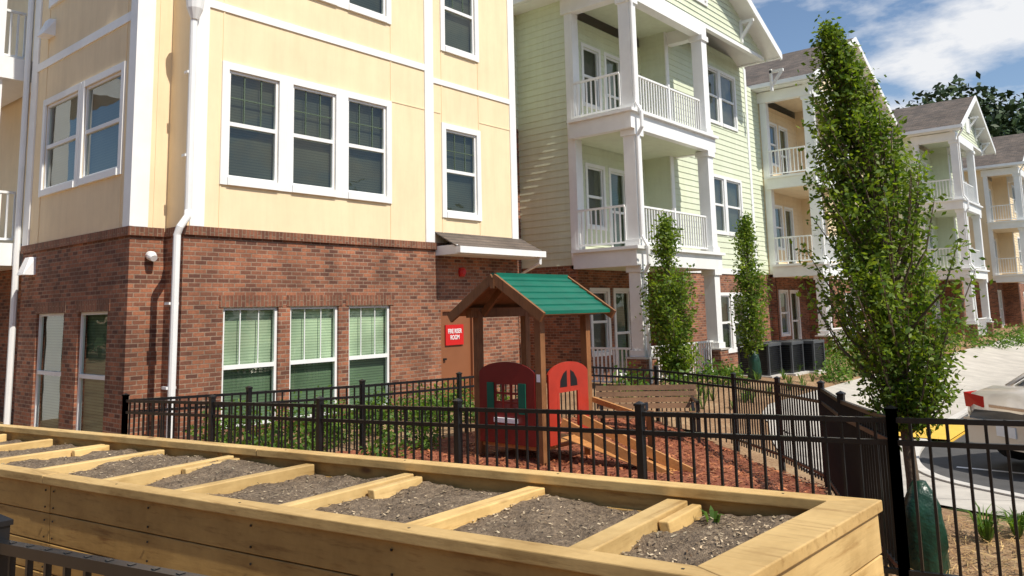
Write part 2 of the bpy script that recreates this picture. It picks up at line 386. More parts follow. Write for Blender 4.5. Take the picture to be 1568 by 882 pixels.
Pb.box(10.66,11.62,0,.011,6.385,6.41);Pb.box(11.88,12.12,0,.011,6.385,6.41);Pb.box(13.4,14.5,0,.011,6.385,6.41)
Pb.M=mL
for x in (13.2,16.75):
    for a,b_ in ((ZC+.06,4.38),(6.33,7.0),(7.16,8.2)): Pb.box(x-.014,x+.014,0,.012,a,b_)
Pb.M=mRec;Pb.box(6.02,6.05,0,.012,ZC+.06,TOP);Pb.M=None
C=B['brick_caps:soldier']
C.M=mA;C.box(6.22,14.7,-.01,.05,ZC-.09,ZC+.055)
for a,b_,c,d in lowA: C.box(a-.08,b_+.08,-.1,.012,d,d+.2);C.box(a-.02,b_+.02,-.1,.05,c-.07,c)
C.M=mRec;C.box(5.615,6.20,-.01,.05,ZC-.088,ZC+.053)
C.M=mL;C.box(12.76,17.5,-.01,.05,ZC-.09,ZC+.055)
for a,b_,c,d in lowL: C.box(a-.08,b_+.08,-.1,.012,d,d+.2)
C.M=mRet;C.box(12.19,12.74,-.01,.045,ZC-.092,ZC+.05);C.M=None
D=B['fire_riser_door:door'];D.box(12.10,13.06,12.27,12.31,0.0,2.0)
for q in ((12.06,12.11,12.2,12.3,0,2.04),(13.05,13.1,12.2,12.3,0,2.04),(12.11,13.05,12.2,12.3,1.99,2.04)): D.box(*q)
K=B['door_handle:steel'];K.box(12.15,12.25,12.22,12.27,.95,.99)
sg=Bld('wall_sign');sg['panel:darkred'].box(12.24,12.80,12.235,12.262,1.26,1.70);sg.done()
def text(s,loc,size,parent,rotx=90,rz=0,mat='signtext',ext=.002):
    cu=bpy.data.curves.new('lettering','FONT');cu.body=s;cu.size=size;cu.align_x='CENTER';cu.align_y='CENTER';cu.extrude=ext;cu.space_line=1.0;cu.offset=.002
    o=bpy.data.objects.new('lettering',cu);scn.collection.objects.link(o);o.location=loc;o.rotation_euler=(math.radians(rotx),0,math.radians(rz));o.scale=(.88,1.25,1);cu.materials.append(M[mat]);o.parent=parent
text('FIRE RISER\nROOM',(12.52,12.23,1.49),.108,sg.p)
al=Bld('fire_alarm_horn');al['strobe:darkred'].tube([(12.72,12.2,2.86),(12.72,12.14,2.86),(12.72,12.1,2.86)],[.10,.10,.06],14);al['box:darkred'].box(12.64,12.80,12.17,12.2,2.76,2.95);al.done()
rf=B['door_canopy:shingle']
rf.add([(11.9,11.55,3.38),(14.85,11.55,3.38),(14.85,12.2,3.72),(11.9,12.2,3.72),(11.9,11.55,3.35),(14.85,11.55,3.35),(14.85,12.2,3.69),(11.9,12.2,3.69)],[(0,1,2,3),(4,5,6,7),(0,1,5,4),(0,3,7,4),(1,2,6,5)])
W.box(11.9,14.85,11.43,11.56,3.22,3.36);W.box(11.93,14.8,11.57,12.2,3.2,3.24);W.box(11.92,11.96,11.56,12.2,3.2,3.4);
W.tube([(14.7,11.5,3.22),(14.7,11.5,3.08),(14.72,12.1,2.85),(14.72,12.13,-.05)],.045,8)
W.tube([(6.25,12.08,11.2),(6.25,12.08,7.25)],.05,10);W.tube([(6.25,12.06,7.32),(6.25,12.06,7.27),(6.25,12.06,7.1),(6.25,12.06,6.92)],[.13,.15,.13,.06],12)
W.tube([(6.25,12.08,6.92),(6.25,12.08,3.72),(6.20,12.0,3.6),(6.07,11.98,3.42),(6.05,12.02,3.3),(6.05,12.04,.0)],.058,10)
W.box(6.15,6.35,12.0,12.02,7.12,7.26)
for z in (.9,2.2,4.6,6.0): W.box(5.97 if z<3 else 6.17,6.13 if z<3 else 6.33,12.05 if z<3 else 12.09,12.2,z,z+.04)
W.tube([(5.58,17.6,11),(5.58,17.6,-.2)],.06,8)
for (x,y,z) in ((5.60,16.95,3.05),(5.60,16.6,7.75)):
    sc_=B['wall_sconce:lampglass'];sc_.add([(x+.06,y-.17,z-.17),(x+.06,y+.17,z-.17),(x+.06,y+.17,z+.17),(x+.06,y-.17,z+.17),(x-.16,y-.17,z-.17),(x-.16,y+.17,z-.17),(x-.04,y+.12,z+.17),(x-.04,y-.12,z+.17)],[(0,1,2,3),(4,5,6,7),(0,1,5,4),(1,2,6,5),(2,3,7,6),(3,0,4,7)])
cc=B['security_camera:white'];cc.tube([(5.98,12.78,3.02),(5.98,12.7,3.0),(5.98,12.62,2.96)],[.07,.08,.055],12)
Wb=W
for z in (3.1,6.9): Wb.box(3.9,5.95,17.7,20.5,z,z+.45)
for z0,z1 in ((-.2,3.1),(3.55,6.9),(7.35,11)): Wb.box(4.9,5.2,17.8,18.1,z0,z1);
def rail(b,a,c,z,h=1.05,sp=.12,t=.035):
    a=Vector((a[0],a[1],0));c=Vector((c[0],c[1],0));L=(c-a).length;n=max(2,int(L/sp))
    b.beam(a+Vector((0,0,z+h)),c+Vector((0,0,z+h)),.07,.05);b.beam(a+Vector((0,0,z+.1)),c+Vector((0,0,z+.1)),.045,.045)
    for i in range(n+1):
        q=a+(c-a)*((i+.0)/n);
        b.box(q.x-t/2,q.x+t/2,q.y-t/2,q.y+t/2,z+.12,z+h-.025)
rail(Wb,(4.0,17.9),(4.0,20.3),3.55);rail(Wb,(4.0,17.95),(4.85,17.95),3.55);rail(Wb,(4.0,17.95),(4.85,17.95),7.35);rail(Wb,(4.0,17.9),(4.0,20.3),7.35)
rail(Wb,(5.2,17.95),(5.6,17.95),7.35);rail(Wb,(5.2,17.95),(5.6,17.95),3.55)
B.done()
# ------------------------------------------------------------------ row building
Rw=Bld('row_apartment_building')
def block(X0,bw,X1,c,RX,YF=10.5,first=False,wc=None):
    YB,YY=YF+2.0,YF+1.1;YE=YF+4.5
    xb=X0+bw
    sd=Rw['siding_'+c+':'+c];br=Rw['brick_ground_floor:brick'];w=Rw['trim:white'];dk=Rw['deck_boards:deck']
    Z=[0,3.55,7.1];T=10.75
    mB=frame((0,YB,0),(1,0,0),(0,-1,0));mY=frame((0,YY,0),(1,0,0),(0,-1,0));mS=frame((X0,0,0),(0,1,0),(-1,0,0));mI=frame((xb,0,0),(0,1,0),(-1,0,0))
    for z in Z:
        hs=[(X0+.95,X0+1.75,z+.75,z+2.45),(X0+2.15,X0+2.95,z+.05,z+2.45)]
        zt=z+3.0
        if z==0: wallh(br,mB,X0+.25,xb,-.9,3.1,hs,.1)
        else: siding(sd,mB,X0+.25,xb,z-.4,zt+.2,hs)
        window(Rw,mB,*hs[0],trim=.1,bl='bl_dark');window(Rw,mB,*hs[1],trim=.1,bl='bl_mid')
    wallh(br,mS,YB-.25,YE,-.9,3.15,[],.1);siding(sd,mS,YB-.25,YE,3.15,T,[])
    w.box(X0-.035,X0+.27,YB-.33,YB-.24,3.15,T)
    w.box(X0-.04,X0-.03,YB-.24,YB-.08,3.15,T)
    siding(sd,mI,YY,YB,3.1,T,[]);wallh(br,mI,YY,YB,-.9,3.1,[])
    cx=wc if wc else (xb+X1)/2+.35
    hb=[]
    for z in (4.45,8.28):
        hb+= [(cx-1.25,cx-.1,z,z+1.85),(cx+.1,cx+1.25,z,z+1.85)]
    hg=[(cx-1.18,cx-.1,.5,2.3),(cx+.1,cx+1.18,.5,2.3)]
    siding(sd,mY,xb,X1,3.15,T+.2,hb);wallh(br,mY,xb,X1,-.9,3.15,hg)
    for q in hb+hg: window(Rw,mY,*q,trim=.1,bl='bl_dark')
    w.M=mY;w.box(xb-.02,xb+.16,0,.04,3.15,T);w.box(X1-.16,X1+.02,0,.04,3.15,T);w.box(xb+.16,X1-.16,0,.035,3.02,3.2);w.M=None
    mR=frame((X1,0,0),(0,1,0),(1,0,0));siding(sd,mR,YY,YE,3.15,T,[]);wallh(br,mR,YY,YE,-.9,3.15,[])
    siding(sd,mB,X1,X1+4,3.15,T,[]);wallh(br,mB,X1,X1+4,-.9,3.15,[])
    for z in (3.55,7.1):
        w.box(X0-.22,xb+.45,YF-.22,YF-.02,z-.52,z-.1);w.box(X0-.32,xb+.5,YF-.32,YF,z-.1,z-.02)
        w.box(X0-.20,X0,YF-.02,YB-.25,z-.52,z-.1);w.box(X0-.30,X0,YF,YB-.25,z-.1,z-.02)
        w.box(xb+.25,xb+.45,YF-.02,YY-.01,z-.52,z-.1)
        dk.box(X0-.01,xb+.2,YF-.01,YB-.03,z-.06,z);Rw['soffit_'+c+':'+c].box(X0,xb+.24,YF-.01,YB-.03,z-.50,z-.42)
        rail(w,(X0+.42,YF),(xb-.05,YF),z,sp=.14);rail(w,(X0-.02,YF+.2),(X0-.02,YB-.3),z,sp=.14)
        w.box((X0+xb)/2+.10,(X0+xb)/2+.18,YF-.045,YF+.045,z,z+1.15)
    rail(w,(X0+.42,YF),(xb-.05,YF),.0,h=.95,sp=.14);
    if first: rail(w,(X0-.02,YF+.2),(X0-.02,YB-.3),.0,h=.95)
    for x in (X0,xb-.02):
        for z0,z1 in ((.75,3.03),(3.55,6.58),(7.1,10.2)):
            w.box(x,x+.34,YF-.17,YF+.17,z0,z1);w.box(x-.05,x+.39,YF-.22,YF+.22,z1-.16,z1-.001);w.box(x-.04,x+.38,YF-.21,YF+.21,z0,z0+.16)
        br.box(x-.1,x+.44,YF-.27,YF+.27,-.9,.70);Rw['pier_caps:kerb'].box(x-.13,x+.47,YF-.30,YF+.30,.70,.75)
    w.box(X0-.1,xb+.4,YF-.15,YF+.15,10.2,10.62);w.box(X0-.1,X0+.2,YF+.15,YB,10.2,10.62);w.box(xb+.1,xb+.4,YF+.15,YY,10.2,10.62)
    Rw['soffit_'+c+':'+c].box(X0+.0,xb+.2,YF,YB,10.6,10.66)
    w.tube([(X0-.05,YF-.5,10.7),(X0-.05,YF-.25,10.35),(X0+.02,YF-.24,9.9),(X0+.02,YF-.24,7.3),(X0+.02,YF-.4,7.0),(X0+.02,YF-.4,6.6),(X0+.05,YF-.24,6.4),(X0+.05,YF-.24,3.8),(X0+.05,YF-.4,3.5),(X0+.05,YF-.4,3.05),(X0+.1,YF-.24,2.85),(X0+.1,YF-.28,.1)],.05,8)
    rl=X0-.55;rr=RX;ax=(rl+rr)/2;pz=.5;ez=10.72;az=ez+(ax-rl)*pz;yf=YF-.55;yb=24;t=.14
    s=Rw['roof:shingle']
    for xa,xc in ((rl,ax),(rr,ax)):
        s.add([(xa,yf,ez+t),(xc,yf,az+t),(xc,yb,az+t),(xa,yb,ez+t)],[(0,1,2,3)])
        w.add([(xa,yf,ez),(xc,yf,az),(xc,yb,az),(xa,yb,ez)],[(0,1,2,3)])
        w.add([(xa,yf-.03,ez-.12),(xc,yf-.03,az-.12),(xc,yf-.03,az+t+.02),(xa,yf-.03,ez+t+.02),(xa,yf+.03,ez-.12),(xc,yf+.03,az-.12),(xc,yf+.03,az+t+.02),(xa,yf+.03,ez+t+.02)],[(0,1,2,3),(4,5,6,7),(0,1,5,4),(3,2,6,7)])
    w.box(rl-.12,rl+.02,yf,yb,ez-.03,ez+t-.01);w.box(rr-.02,rr+.12,yf,yb,ez-.03,ez+t-.01)
    w.box(rl,X0,yf+.05,yb,ez-.06,ez-.04)
    n=14
    for i in range(n):
        z0=T-.1+i*(az-T)/n;z1=z0+(az-T)/n
        k0=(z0-ez)/pz
        if rr-k0-.1>rl+k0+.1: sd.quad((max(rl+k0,X0),YF,z0),(rr-k0-.1,YF,z0),(rr-k0-.25,YF+.02,z1),(max(rl+k0+.15,X0),YF+.02,z1))
    w.box(X0-.1,rr-.3,YF-.05,YF+.1,10.62,10.75)
    w.box(ax-.5,ax+.5,YF-.04,YF,az-1.9,az-1.0);
    for x in (xb+.7,(xb+X1)/2+.3,X1-.35):
        zz=10.7+min(x-rl,rr-x)*pz-.15
        zz=min(zz,12.3)
        w.beam((x,YF-.5,zz-.1),(x,YF+.0,zz-.1),.1,.1);w.beam((x,YF-.45,zz-.12),(x,YF-.02,zz-.65),.09,.09);w.box(x-.05,x+.05,YF-.08,YF+.0,zz-.8,zz)
block(17.3,4.2,27.6,'green',27.0,first=True,wc=25.3)
block(30.9,4.2,41.2,'tan',42.3)
block(45.4,4.2,53.6,'green',54.6,YF=8.1)
block(61.0,4.2,71.0,'tan',72,YF=7.4)
block(76.0,4.2,86.0,'green',87,YF=7.4)
mI2=frame((0,14.2,0),(1,0,0),(0,-1,0))
wallh(Rw['brick_ground_floor:brick'],mI2,14.7,17.3,-.9,7.2,[]);siding(Rw['siding_green:green'],mI2,14.7,17.3,7.2,10.75,[])
Rw['core_walls:tan'].box(14.72,90,15.05,23.9,-.9,10.7)
Rw.done()
# ------------------------------------------------------------------ fence
def fence(name,pts,tops,sp=1.9,pick=.115):
    F=Bld(name);b=F['rails_and_pickets:steel'];po=F['posts:steel']
    for i in range(len(pts)-1):
        a=Vector((pts[i][0],pts[i][1],tops[i]));c=Vector((pts[i+1][0],pts[i+1][1],tops[i+1]))
        L=(c-a).to_2d().length;n=max(1,round(L/sp));m=max(2,round(L/pick))
        for dz,hh in ((-.02,.035),(-.17,.035),(-1.02,.035)): b.beam(a+Vector((0,0,dz)),c+Vector((0,0,dz)),.035,hh)
        for k in range(m+1):
            q=a+(c-a)*(k/m);b.box(q.x-.009,q.x+.009,q.y-.009,q.y+.009,q.z-1.1,q.z+.0)
        for k in range(n+(1 if i==len(pts)-2 else 0)):
            q=a+(c-a)*(k/n);z0=min(g(q.x,q.y),q.z-1.15)-.05
            po.box(q.x-.03,q.x+.03,q.y-.03,q.y+.03,z0,q.z+.045);po.box(q.x-.037,q.x+.037,q.y-.037,q.y+.037,q.z+.045,q.z+.062)
            po.add([(q.x-.037,q.y-.037,q.z+.062),(q.x+.037,q.y-.037,q.z+.062),(q.x+.037,q.y+.037,q.z+.062),(q.x-.037,q.y+.037,q.z+.062),(q.x,q.y,q.z+.085)],[(0,1,4),(1,2,4),(2,3,4),(3,0,4)])
    F.done()
ax_=(-.108,.994)
Dp=(5.94,1.60)
n5=[(Dp[0]+ax_[0]*1.9*i,Dp[1]+ax_[1]*1.9*i) for i in range(-3,6)];t5=[1.20-.03*1.9*i for i in range(-3,6)]
fence('metal_fence',n5,t5)
E=n5[-1]
fence('metal_fence',[E,(7.6,9.35),(9.4,9.1),(12.35,8.75)],[t5[-1],.95,.93,.92])
fence('metal_fence',[(12.35,8.75),(13.19,7.63),(12.7,5.87),(11.22,4.52),(9.6,3.34),(8.0,2.6),Dp],[.92,.82,.78,.88,1.0,1.06,1.2],sp=2.2)
fence('metal_fence',[(1.27,-.6),(1.21,1.2),(.985,3.14),(.75,5.3),(.5,7.4)],[1.39,1.37,1.27,1.2,1.16],sp=2.1)
# ------------------------------------------------------------------ planter
pl=empty('raised_garden_bed')
a3=Vector((-.108,.994,-.020)).normalized();b3=Vector((.994,.108,0));c3=b3.cross(a3)
if c3.z<0:c3=-c3
O=Vector((3.04,.89,1.30))
PM=Matrix(((a3.x,-b3.x,c3.x,O.x),(a3.y,-b3.y,c3.y,O.y),(a3.z,-b3.z,c3.z,O.z),(0,0,0,1)))
Wd=1.05;Ln=11.5
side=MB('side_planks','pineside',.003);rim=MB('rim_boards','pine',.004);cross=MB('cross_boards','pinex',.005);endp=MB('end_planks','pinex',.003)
for q in (side,rim,cross,endp): q.M=PM
for i in range(9):
    z1=-.042-i*.143;z0=z1-.137
    for s0,s1 in ((.0+.17,3.66),(3.665,7.3),(7.305,Ln)):
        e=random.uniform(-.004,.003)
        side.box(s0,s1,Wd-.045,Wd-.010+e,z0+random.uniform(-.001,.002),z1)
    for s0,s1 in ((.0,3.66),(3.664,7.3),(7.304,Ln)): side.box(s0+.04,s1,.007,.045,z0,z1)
    endp.add([(0,.006,z0),(.17,Wd-.006,z0),(.208,Wd-.006,z0),(.038,.006,z0),(0,.006,z1),(.17,Wd-.006,z1),(.208,Wd-.006,z1),(.038,.006,z1)],[(0,3,2,1),(4,5,6,7),(0,1,5,4),(1,2,6,5),(2,3,7,6),(3,0,4,7)])
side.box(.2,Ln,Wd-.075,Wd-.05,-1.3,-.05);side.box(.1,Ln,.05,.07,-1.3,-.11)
def rimq(poly,z0=-.04,z1=0):
    n=len(poly);rim.add([(x,y,z0) for x,y in poly]+[(x,y,z1) for x,y in poly],[tuple(range(n-1,-1,-1)),tuple(range(n,2*n))]+[(i,(i+1)%n,n+(i+1)%n,n+i) for i in range(n)])
ew=.14;rw=.075
def ye(x,y): return x+.17*y/Wd
rimq([(-.015,-.01),(ye(-.015,Wd),Wd+.012),(ye(ew,Wd-rw),Wd-rw),(ew+.012,rw)])
for s0,s1 in ((None,3.3),(3.305,7.0),(7.005,Ln)):
    if s0 is None:
        rimq([(-.011,-.01),(s1,-.01),(s1,rw),(ew+.016,rw)]);rimq([(ye(ew,Wd-rw)+.004,Wd-rw),(s1+.4,Wd-rw),(s1+.4,Wd+.012),(ye(-.015,Wd)+.004,Wd+.012)])
    else:
        e=random.uniform(-.003,.004)
        rimq([(s0,-.01+e),(s1,-.01+e),(s1,rw+e),(s0,rw+e)],-.04,.001);rimq([(s0+.4,Wd-rw+e),(s1+.4,Wd-rw+e),(s1+.4,Wd+.012+e),(s0+.4,Wd+.012+e)],-.04,.002)
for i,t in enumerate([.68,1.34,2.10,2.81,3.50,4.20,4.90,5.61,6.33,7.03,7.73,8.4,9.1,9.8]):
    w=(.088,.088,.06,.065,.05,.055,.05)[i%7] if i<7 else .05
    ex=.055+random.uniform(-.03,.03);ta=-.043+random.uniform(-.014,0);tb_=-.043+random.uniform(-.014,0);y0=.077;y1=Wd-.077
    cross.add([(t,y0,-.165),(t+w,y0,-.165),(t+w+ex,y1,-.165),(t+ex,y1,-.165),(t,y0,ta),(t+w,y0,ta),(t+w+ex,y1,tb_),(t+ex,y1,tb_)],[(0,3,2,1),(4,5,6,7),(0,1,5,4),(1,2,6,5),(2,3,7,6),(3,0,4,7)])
    if i in (0,2,4,6):
        t2=t-.056;ye2=random.uniform(.28,.42)
        cross.add([(t2,y0,-.165),(t2+.042,y0,-.165),(t2+.042,ye2,-.165),(t2,ye2,-.165),(t2,y0,-.058),(t2+.042,y0,-.058),(t2+.042+.02,ye2,-.062),(t2+.02,ye2,-.062)],[(0,3,2,1),(4,5,6,7),(0,1,5,4),(1,2,6,5),(2,3,7,6),(3,0,4,7)])
nails=MB('nail_heads','steel');nails.M=PM
for i in range(9):
    z=-.042-i*.143-.07
    for xx in (.3,1.36,2.1,2.8,3.62,3.7,4.9,6.3,7.26,7.34):
        for dz in (-.04,.04): nails.box(xx-.004,xx+.004,Wd-.008,Wd-.004,z+dz-.004,z+dz+.004)
for xx in (.32,1.3,2.2,3.1,4.3,5.6):
    for yy in (Wd-.03,.03): nails.box(xx-.004,xx+.004,yy-.004,yy+.004,-.001,.0015)
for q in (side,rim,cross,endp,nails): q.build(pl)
sb=MB('soil','soil')
nx=480;ny=44;
def soilh(x,y): return -.094+.045*noise.noise(Vector((x*1.6,y*2.2,0)))+.018*noise.noise(Vector((x*8,y*8,3)))
for j in range(ny+1):
    for i in range(nx+1):
        x=.03+(Ln-.05)*(i/nx)**1.5;y=.07+(Wd-.14)*j/ny;x=max(x,.04+.17*y/Wd)
        h=soilh(x,y)+.012*noise.noise(Vector((x*30,y*30,7)))
        sb.v.append(tuple(PM@Vector((x,y,h))))
for j in range(ny):
    for i in range(nx):
        k=j*(nx+1)+i;sb.f.append((k,k+1,k+nx+2,k+nx+1))
sb.build(pl,True)
def scatter(name,mat,n,fpos,l0,l1,asp,parent=None,flat=.4):
    b=MB(name,mat)
    for i in range(n):
        q=fpos()
        if q is None: continue
        q=Vector(q);L=random.uniform(l0,l1);w=L*asp*random.uniform(.6,1.4);t=random.uniform(0,6.283)
        d=Vector((math.cos(t),math.sin(t),random.uniform(-flat,flat))).normalized();s=Vector((-math.sin(t),math.cos(t),random.uniform(-flat,flat))).normalized()
        b.v+=[tuple(q-d*L/2-s*w/2),tuple(q+d*L/2-s*w/3),tuple(q+d*L/2+s*w/2),tuple(q-d*L/2+s*w/3)];k=len(b.v);b.f.append((k-4,k-3,k-2,k-1))
    return b.build(parent)
def psoil():
    x=.2+6.5*random.random()**1.6;y=random.uniform(.08,Wd-.08)
    return PM@Vector((x,y,soilh(x,y)+.007))
scatter('soil_chips','chips',6000,psoil,.003,.018,.45,pl)
# ------------------------------------------------------------------ playground mulch
poly=[(5.9,1.7),(8.0,2.65),(9.6,3.4),(11.2,4.6),(12.6,5.9),(13.1,7.6),(12.3,8.7),(9.4,9.05),(7.6,9.3),(4.95,11.0)]
def inside(x,y,P=poly):
    c=False;j=len(P)-1
    for i in range(len(P)):
        if (P[i][1]>y)!=(P[j][1]>y) and x<(P[j][0]-P[i][0])*(y-P[i][1])/(P[j][1]-P[i][1])+P[i][0]: c=not c
        j=i
    return c
grid('playground_mulch','mulch',list(np.arange(4.6,13.3,.12)),list(np.arange(1.6,11.2,.12)),lambda x,y:g(x,y)+.03+.03*noise.noise(Vector((x*1.2,y*1.2,0)))+.02*noise.noise(Vector((x*5,y*5,0))),mask=inside)
def pm():
    x=random.uniform(5.5,12.8);y=random.uniform(1.8,9)
    return (x,y,g(x,y)+.05) if inside(x,y) else None
scatter('mulch_chips','redchips',12000,pm,.03,.09,.35)
def ps():
    x=random.uniform(5.2,9.0);y=random.uniform(-2.5,3.2)
    if inside(x,y) or x>8.6: return None
    return (x,y,g(x,y)+.02+random.random()*.03)
scatter('pine_straw','straw',11000,ps,.06,.16,.06,flat=.35)
# ------------------------------------------------------------------ foliage
def leaves(b,cen,n,sig,l0,l1,up=.3):
    for i in range(n):
        q=Vector(cen)+Vector((random.gauss(0,sig[0]),random.gauss(0,sig[1]),random.gauss(0,sig[2])))
        d=Vector((random.gauss(0,1),random.gauss(0,1),random.gauss(-.2,.7))).normalized();s=d.cross(Vector((random.gauss(0,1),random.gauss(0,1),random.gauss(up,1)))).normalized()
        L=random.uniform(l0,l1);w=L*.5
        b.v+=[tuple(q),tuple(q+d*L*.5+s*w*.5),tuple(q+d*L),tuple(q+d*L*.5-s*w*.5)];k=len(b.v);b.f.append((k-4,k-3,k-2,k-1))
def tree(name,base,prof,nb,lpb,leaf,trunk_r,mat='leaf',side_v=(.643,-.766)):
    T=empty(name);tb=MB('trunk_and_limbs','bark');lb=MB('foliage',mat)
    zs=[q[0] for q in prof];z0=min(zs);z1=max(zs)
    def pr(z): return (np.interp(z,zs,[q[1] for q in prof]),np.interp(z,zs,[q[2] for q in prof]))
    bx,by,bz=base
    pts=[];n=12
    for i in range(n+1):
        z=bz+(z1*.97-bz)*i/n;o=pr(z)[0]*(i/n)
        pts.append((bx+side_v[0]*o+random.uniform(-.012,.012),by+side_v[1]*o+random.uniform(-.012,.012),z))
    tb.tube(pts,[trunk_r*(1-.9*i/n) for i in range(n+1)],8)
    for k in range(nb):
        ze=z0+(z1-z0)*random.random()**.9;o,hw=pr(ze)
        th=random.uniform(0,6.283);rr=hw*math.sqrt(random.uniform(.12,1))*random.uniform(.75,1.14)
        e=Vector((bx+side_v[0]*o+rr*math.cos(th),by+side_v[1]*o+rr*math.sin(th),ze))
        zb=max(bz+(z0-bz)*.85,ze-random.uniform(.35,.6)*min(1.6,(z1-z0)*.35)-rr*.6);t=(zb-bz)/(z1*.97-bz);i=min(n-1,int(t*n));st=Vector(pts[i]).lerp(Vector(pts[i+1]),t*n-i)
        mid=st.lerp(e,.5)+Vector((math.cos(th),math.sin(th),0))*rr*.18
        tb.tube([st,mid,e],[trunk_r*.24,trunk_r*.14,trunk_r*.04],5,False)
        dens=random.uniform(.6,1.4)
        for j in range(int(lpb*dens)):
            t=.25+.8*random.random()**.8;q=st.lerp(mid,t*2) if t<.5 else mid.lerp(e,t*2-1)
            s=leaf*.78;leaves(lb,q,1,(s,s,s*1.1),leaf*.6,leaf*1.25)
    tb.build(T,True);lb.build(T)
prof=[(1.15,.03,.16),(1.35,.02,.32),(1.59,.02,.43),(1.95,-.04,.57),(2.31,-.09,.63),(2.83,-.13,.57),(3.1,-.18,.47),(3.35,-.22,.36),(3.87,-.32,.22),(4.25,-.38,.04)]
tree('hornbeam_tree',(6.66,1.69,-.05),prof,250,100,.052,.056)
col_p=lambda h,w,zb:[(zb,0,w*.35),(zb+(h-zb)*.15,0,w*.85),(zb+(h-zb)*.4,0,w),(zb+(h-zb)*.7,0,w*.8),(zb+(h-zb)*.9,0,w*.4),(h,0,.04)]
tree('hornbeam_tree',(17.0,9.35,0),col_p(4.15,.68,.4),115,75,.105,.05)
tree('hornbeam_tree',(20.6,8.9,-.0),col_p(4.4,.54,.8),90,70,.105,.05)
def shrub(name,c,rx,rz,n,leaf,mat='leafs'):
    b=MB(name,mat);cx,cy=c
    for i in range(n):
        th=random.uniform(0,6.283);ph=math.acos(random.uniform(-.1,1));rr=random.uniform(.45,1.05)*(1+.2*math.sin(th*3+cx*7))
        q=(cx+rx*rr*math.sin(ph)*math.cos(th),cy+rx*rr*math.sin(ph)*math.sin(th),g(cx,cy)+.05+rz*rr*math.cos(ph));leaves(b,q,1,(.03,.03,.03),leaf*.6,leaf*1.3)
    b.tube([(cx,cy,g(cx,cy)-.02),(cx+.03,cy,g(cx,cy)+rz*.5)],[.02,.01],5);b.build()
for i in range(9):
    shrub('shrub',(6.3+i*.68+random.uniform(-.1,.1),11.35+random.uniform(-.15,.15)),.36,random.uniform(.45,.65),420,.085)
for i in range(8):
    shrub('shrub',(6.6+i*.72+random.uniform(-.15,.15),10.2+random.uniform(-.3,.3)),.34,random.uniform(.35,.6),420,.085)
for q in ((7.2,8.4),(6.3,8.9),(8.1,8.6),(6.0,9.7),(10.6,8.6)): shrub('shrub',q,.3,.4,300,.08)
for (x,y,a,h) in [(15.5,9.6,.5,.6),(16.2,8.8,.45,.5),(18.3,9.2,.5,.6),(19,8.9,.45,.5),(26.2,8.8,.6,.7),(28,8.8,.7,.9),(29.6,9.2,.7,.9),(33,8.2,.7,.8),(35,8.3,.7,.8),(38,8,.8,1.0),(41,7.6,.9,1.1),(43.6,6.9,.9,1.2),(24.9,7.6,.5,.55),(30.8,7.4,.5,.6),(22.6,7.5,.45,.5),(47,6.6,.7,.9),(50,6.4,.8,1.0),(54,6.4,.9,1.2),(57,6.2,1.2,1.9),(60,6.0,1.3,2.2),(64,5.9,1.2,1.6)]:
    shrub('shrub',(x,y),a,h,int(330+160*h),.11+.04*(x>40))
def tuft(b,c,h,n):
    for i in range(n):
        t=random.uniform(0,6.283);L=h*random.uniform(.6,1.1);o=Vector((math.cos(t),math.sin(t),0));w=Vector((-o.y,o.x,0))*.006*random.uniform(.7,1.5)
        p0=Vector(c)+o*.02;p1=p0+o*L*.22+Vector((0,0,L*.6));p2=p0+o*L*random.uniform(.5,.8)+Vector((0,0,L*random.uniform(.5,.85)))
        k=len(b.v);b.v+=[tuple(q) for q in (p0-w,p0+w,p1+w,p1-w,p2)];b.f+=[(k,k+1,k+2,k+3),(k+3,k+2,k+4)]
tf=MB('daylily_plants','leafs')
for i in range(60):
    x=random.uniform(5.9,8.4);y=random.uniform(-1.6,1.5)
    if y>1.0 and x<6.3: continue
    tuft(tf,(x,y,g(x,y)),random.uniform(.2,.42),38)
tuft(tf,tuple(PM@Vector((.55,.16,-.10))),.06,9)
for i in range(40): 
    x=random.uniform(13.5,34);y=random.uniform(7.4,8.6);tuft(tf,(x,y,g(x,y)),.38,26)
tf.build()
def mass(name,boxes,n,leaf,mat='leafd'):
    b=MB(name,mat)
    for (x,y,z,rx,ry,rz) in boxes:
        for i in range(n):
            v=Vector((random.gauss(0,1),random.gauss(0,1),random.gauss(0,1))).normalized()*random.uniform(.7,1.08)
            leaves(b,(x+v.x*rx,y+v.y*ry,z+v.z*rz),1,(.2,.2,.2),leaf*.6,leaf*1.3)
    b.build()
bx=[(random.uniform(98,125),random.uniform(6,26),random.uniform(15,24),5.5,5.5,5.5) for i in range(22)]+[(random.uniform(98,130),random.uniform(-4,10),random.uniform(5,15),6,6,6) for i in range(8)]
mass('distant_trees',bx,650,1.0)
bx=[(x,-42+random.uniform(-4,4),random.uniform(4,8),7,4,random.uniform(6,9)) for x in range(-34,100,8)]
mass('distant_trees',bx,300,2.2)
bx=[(-22+(y-10)*.38+random.uniform(-3,3),y,random.uniform(3,6),5,5,random.uniform(5,7)) for y in range(-30,76,7)]
mass('distant_trees',bx,320,1.8)
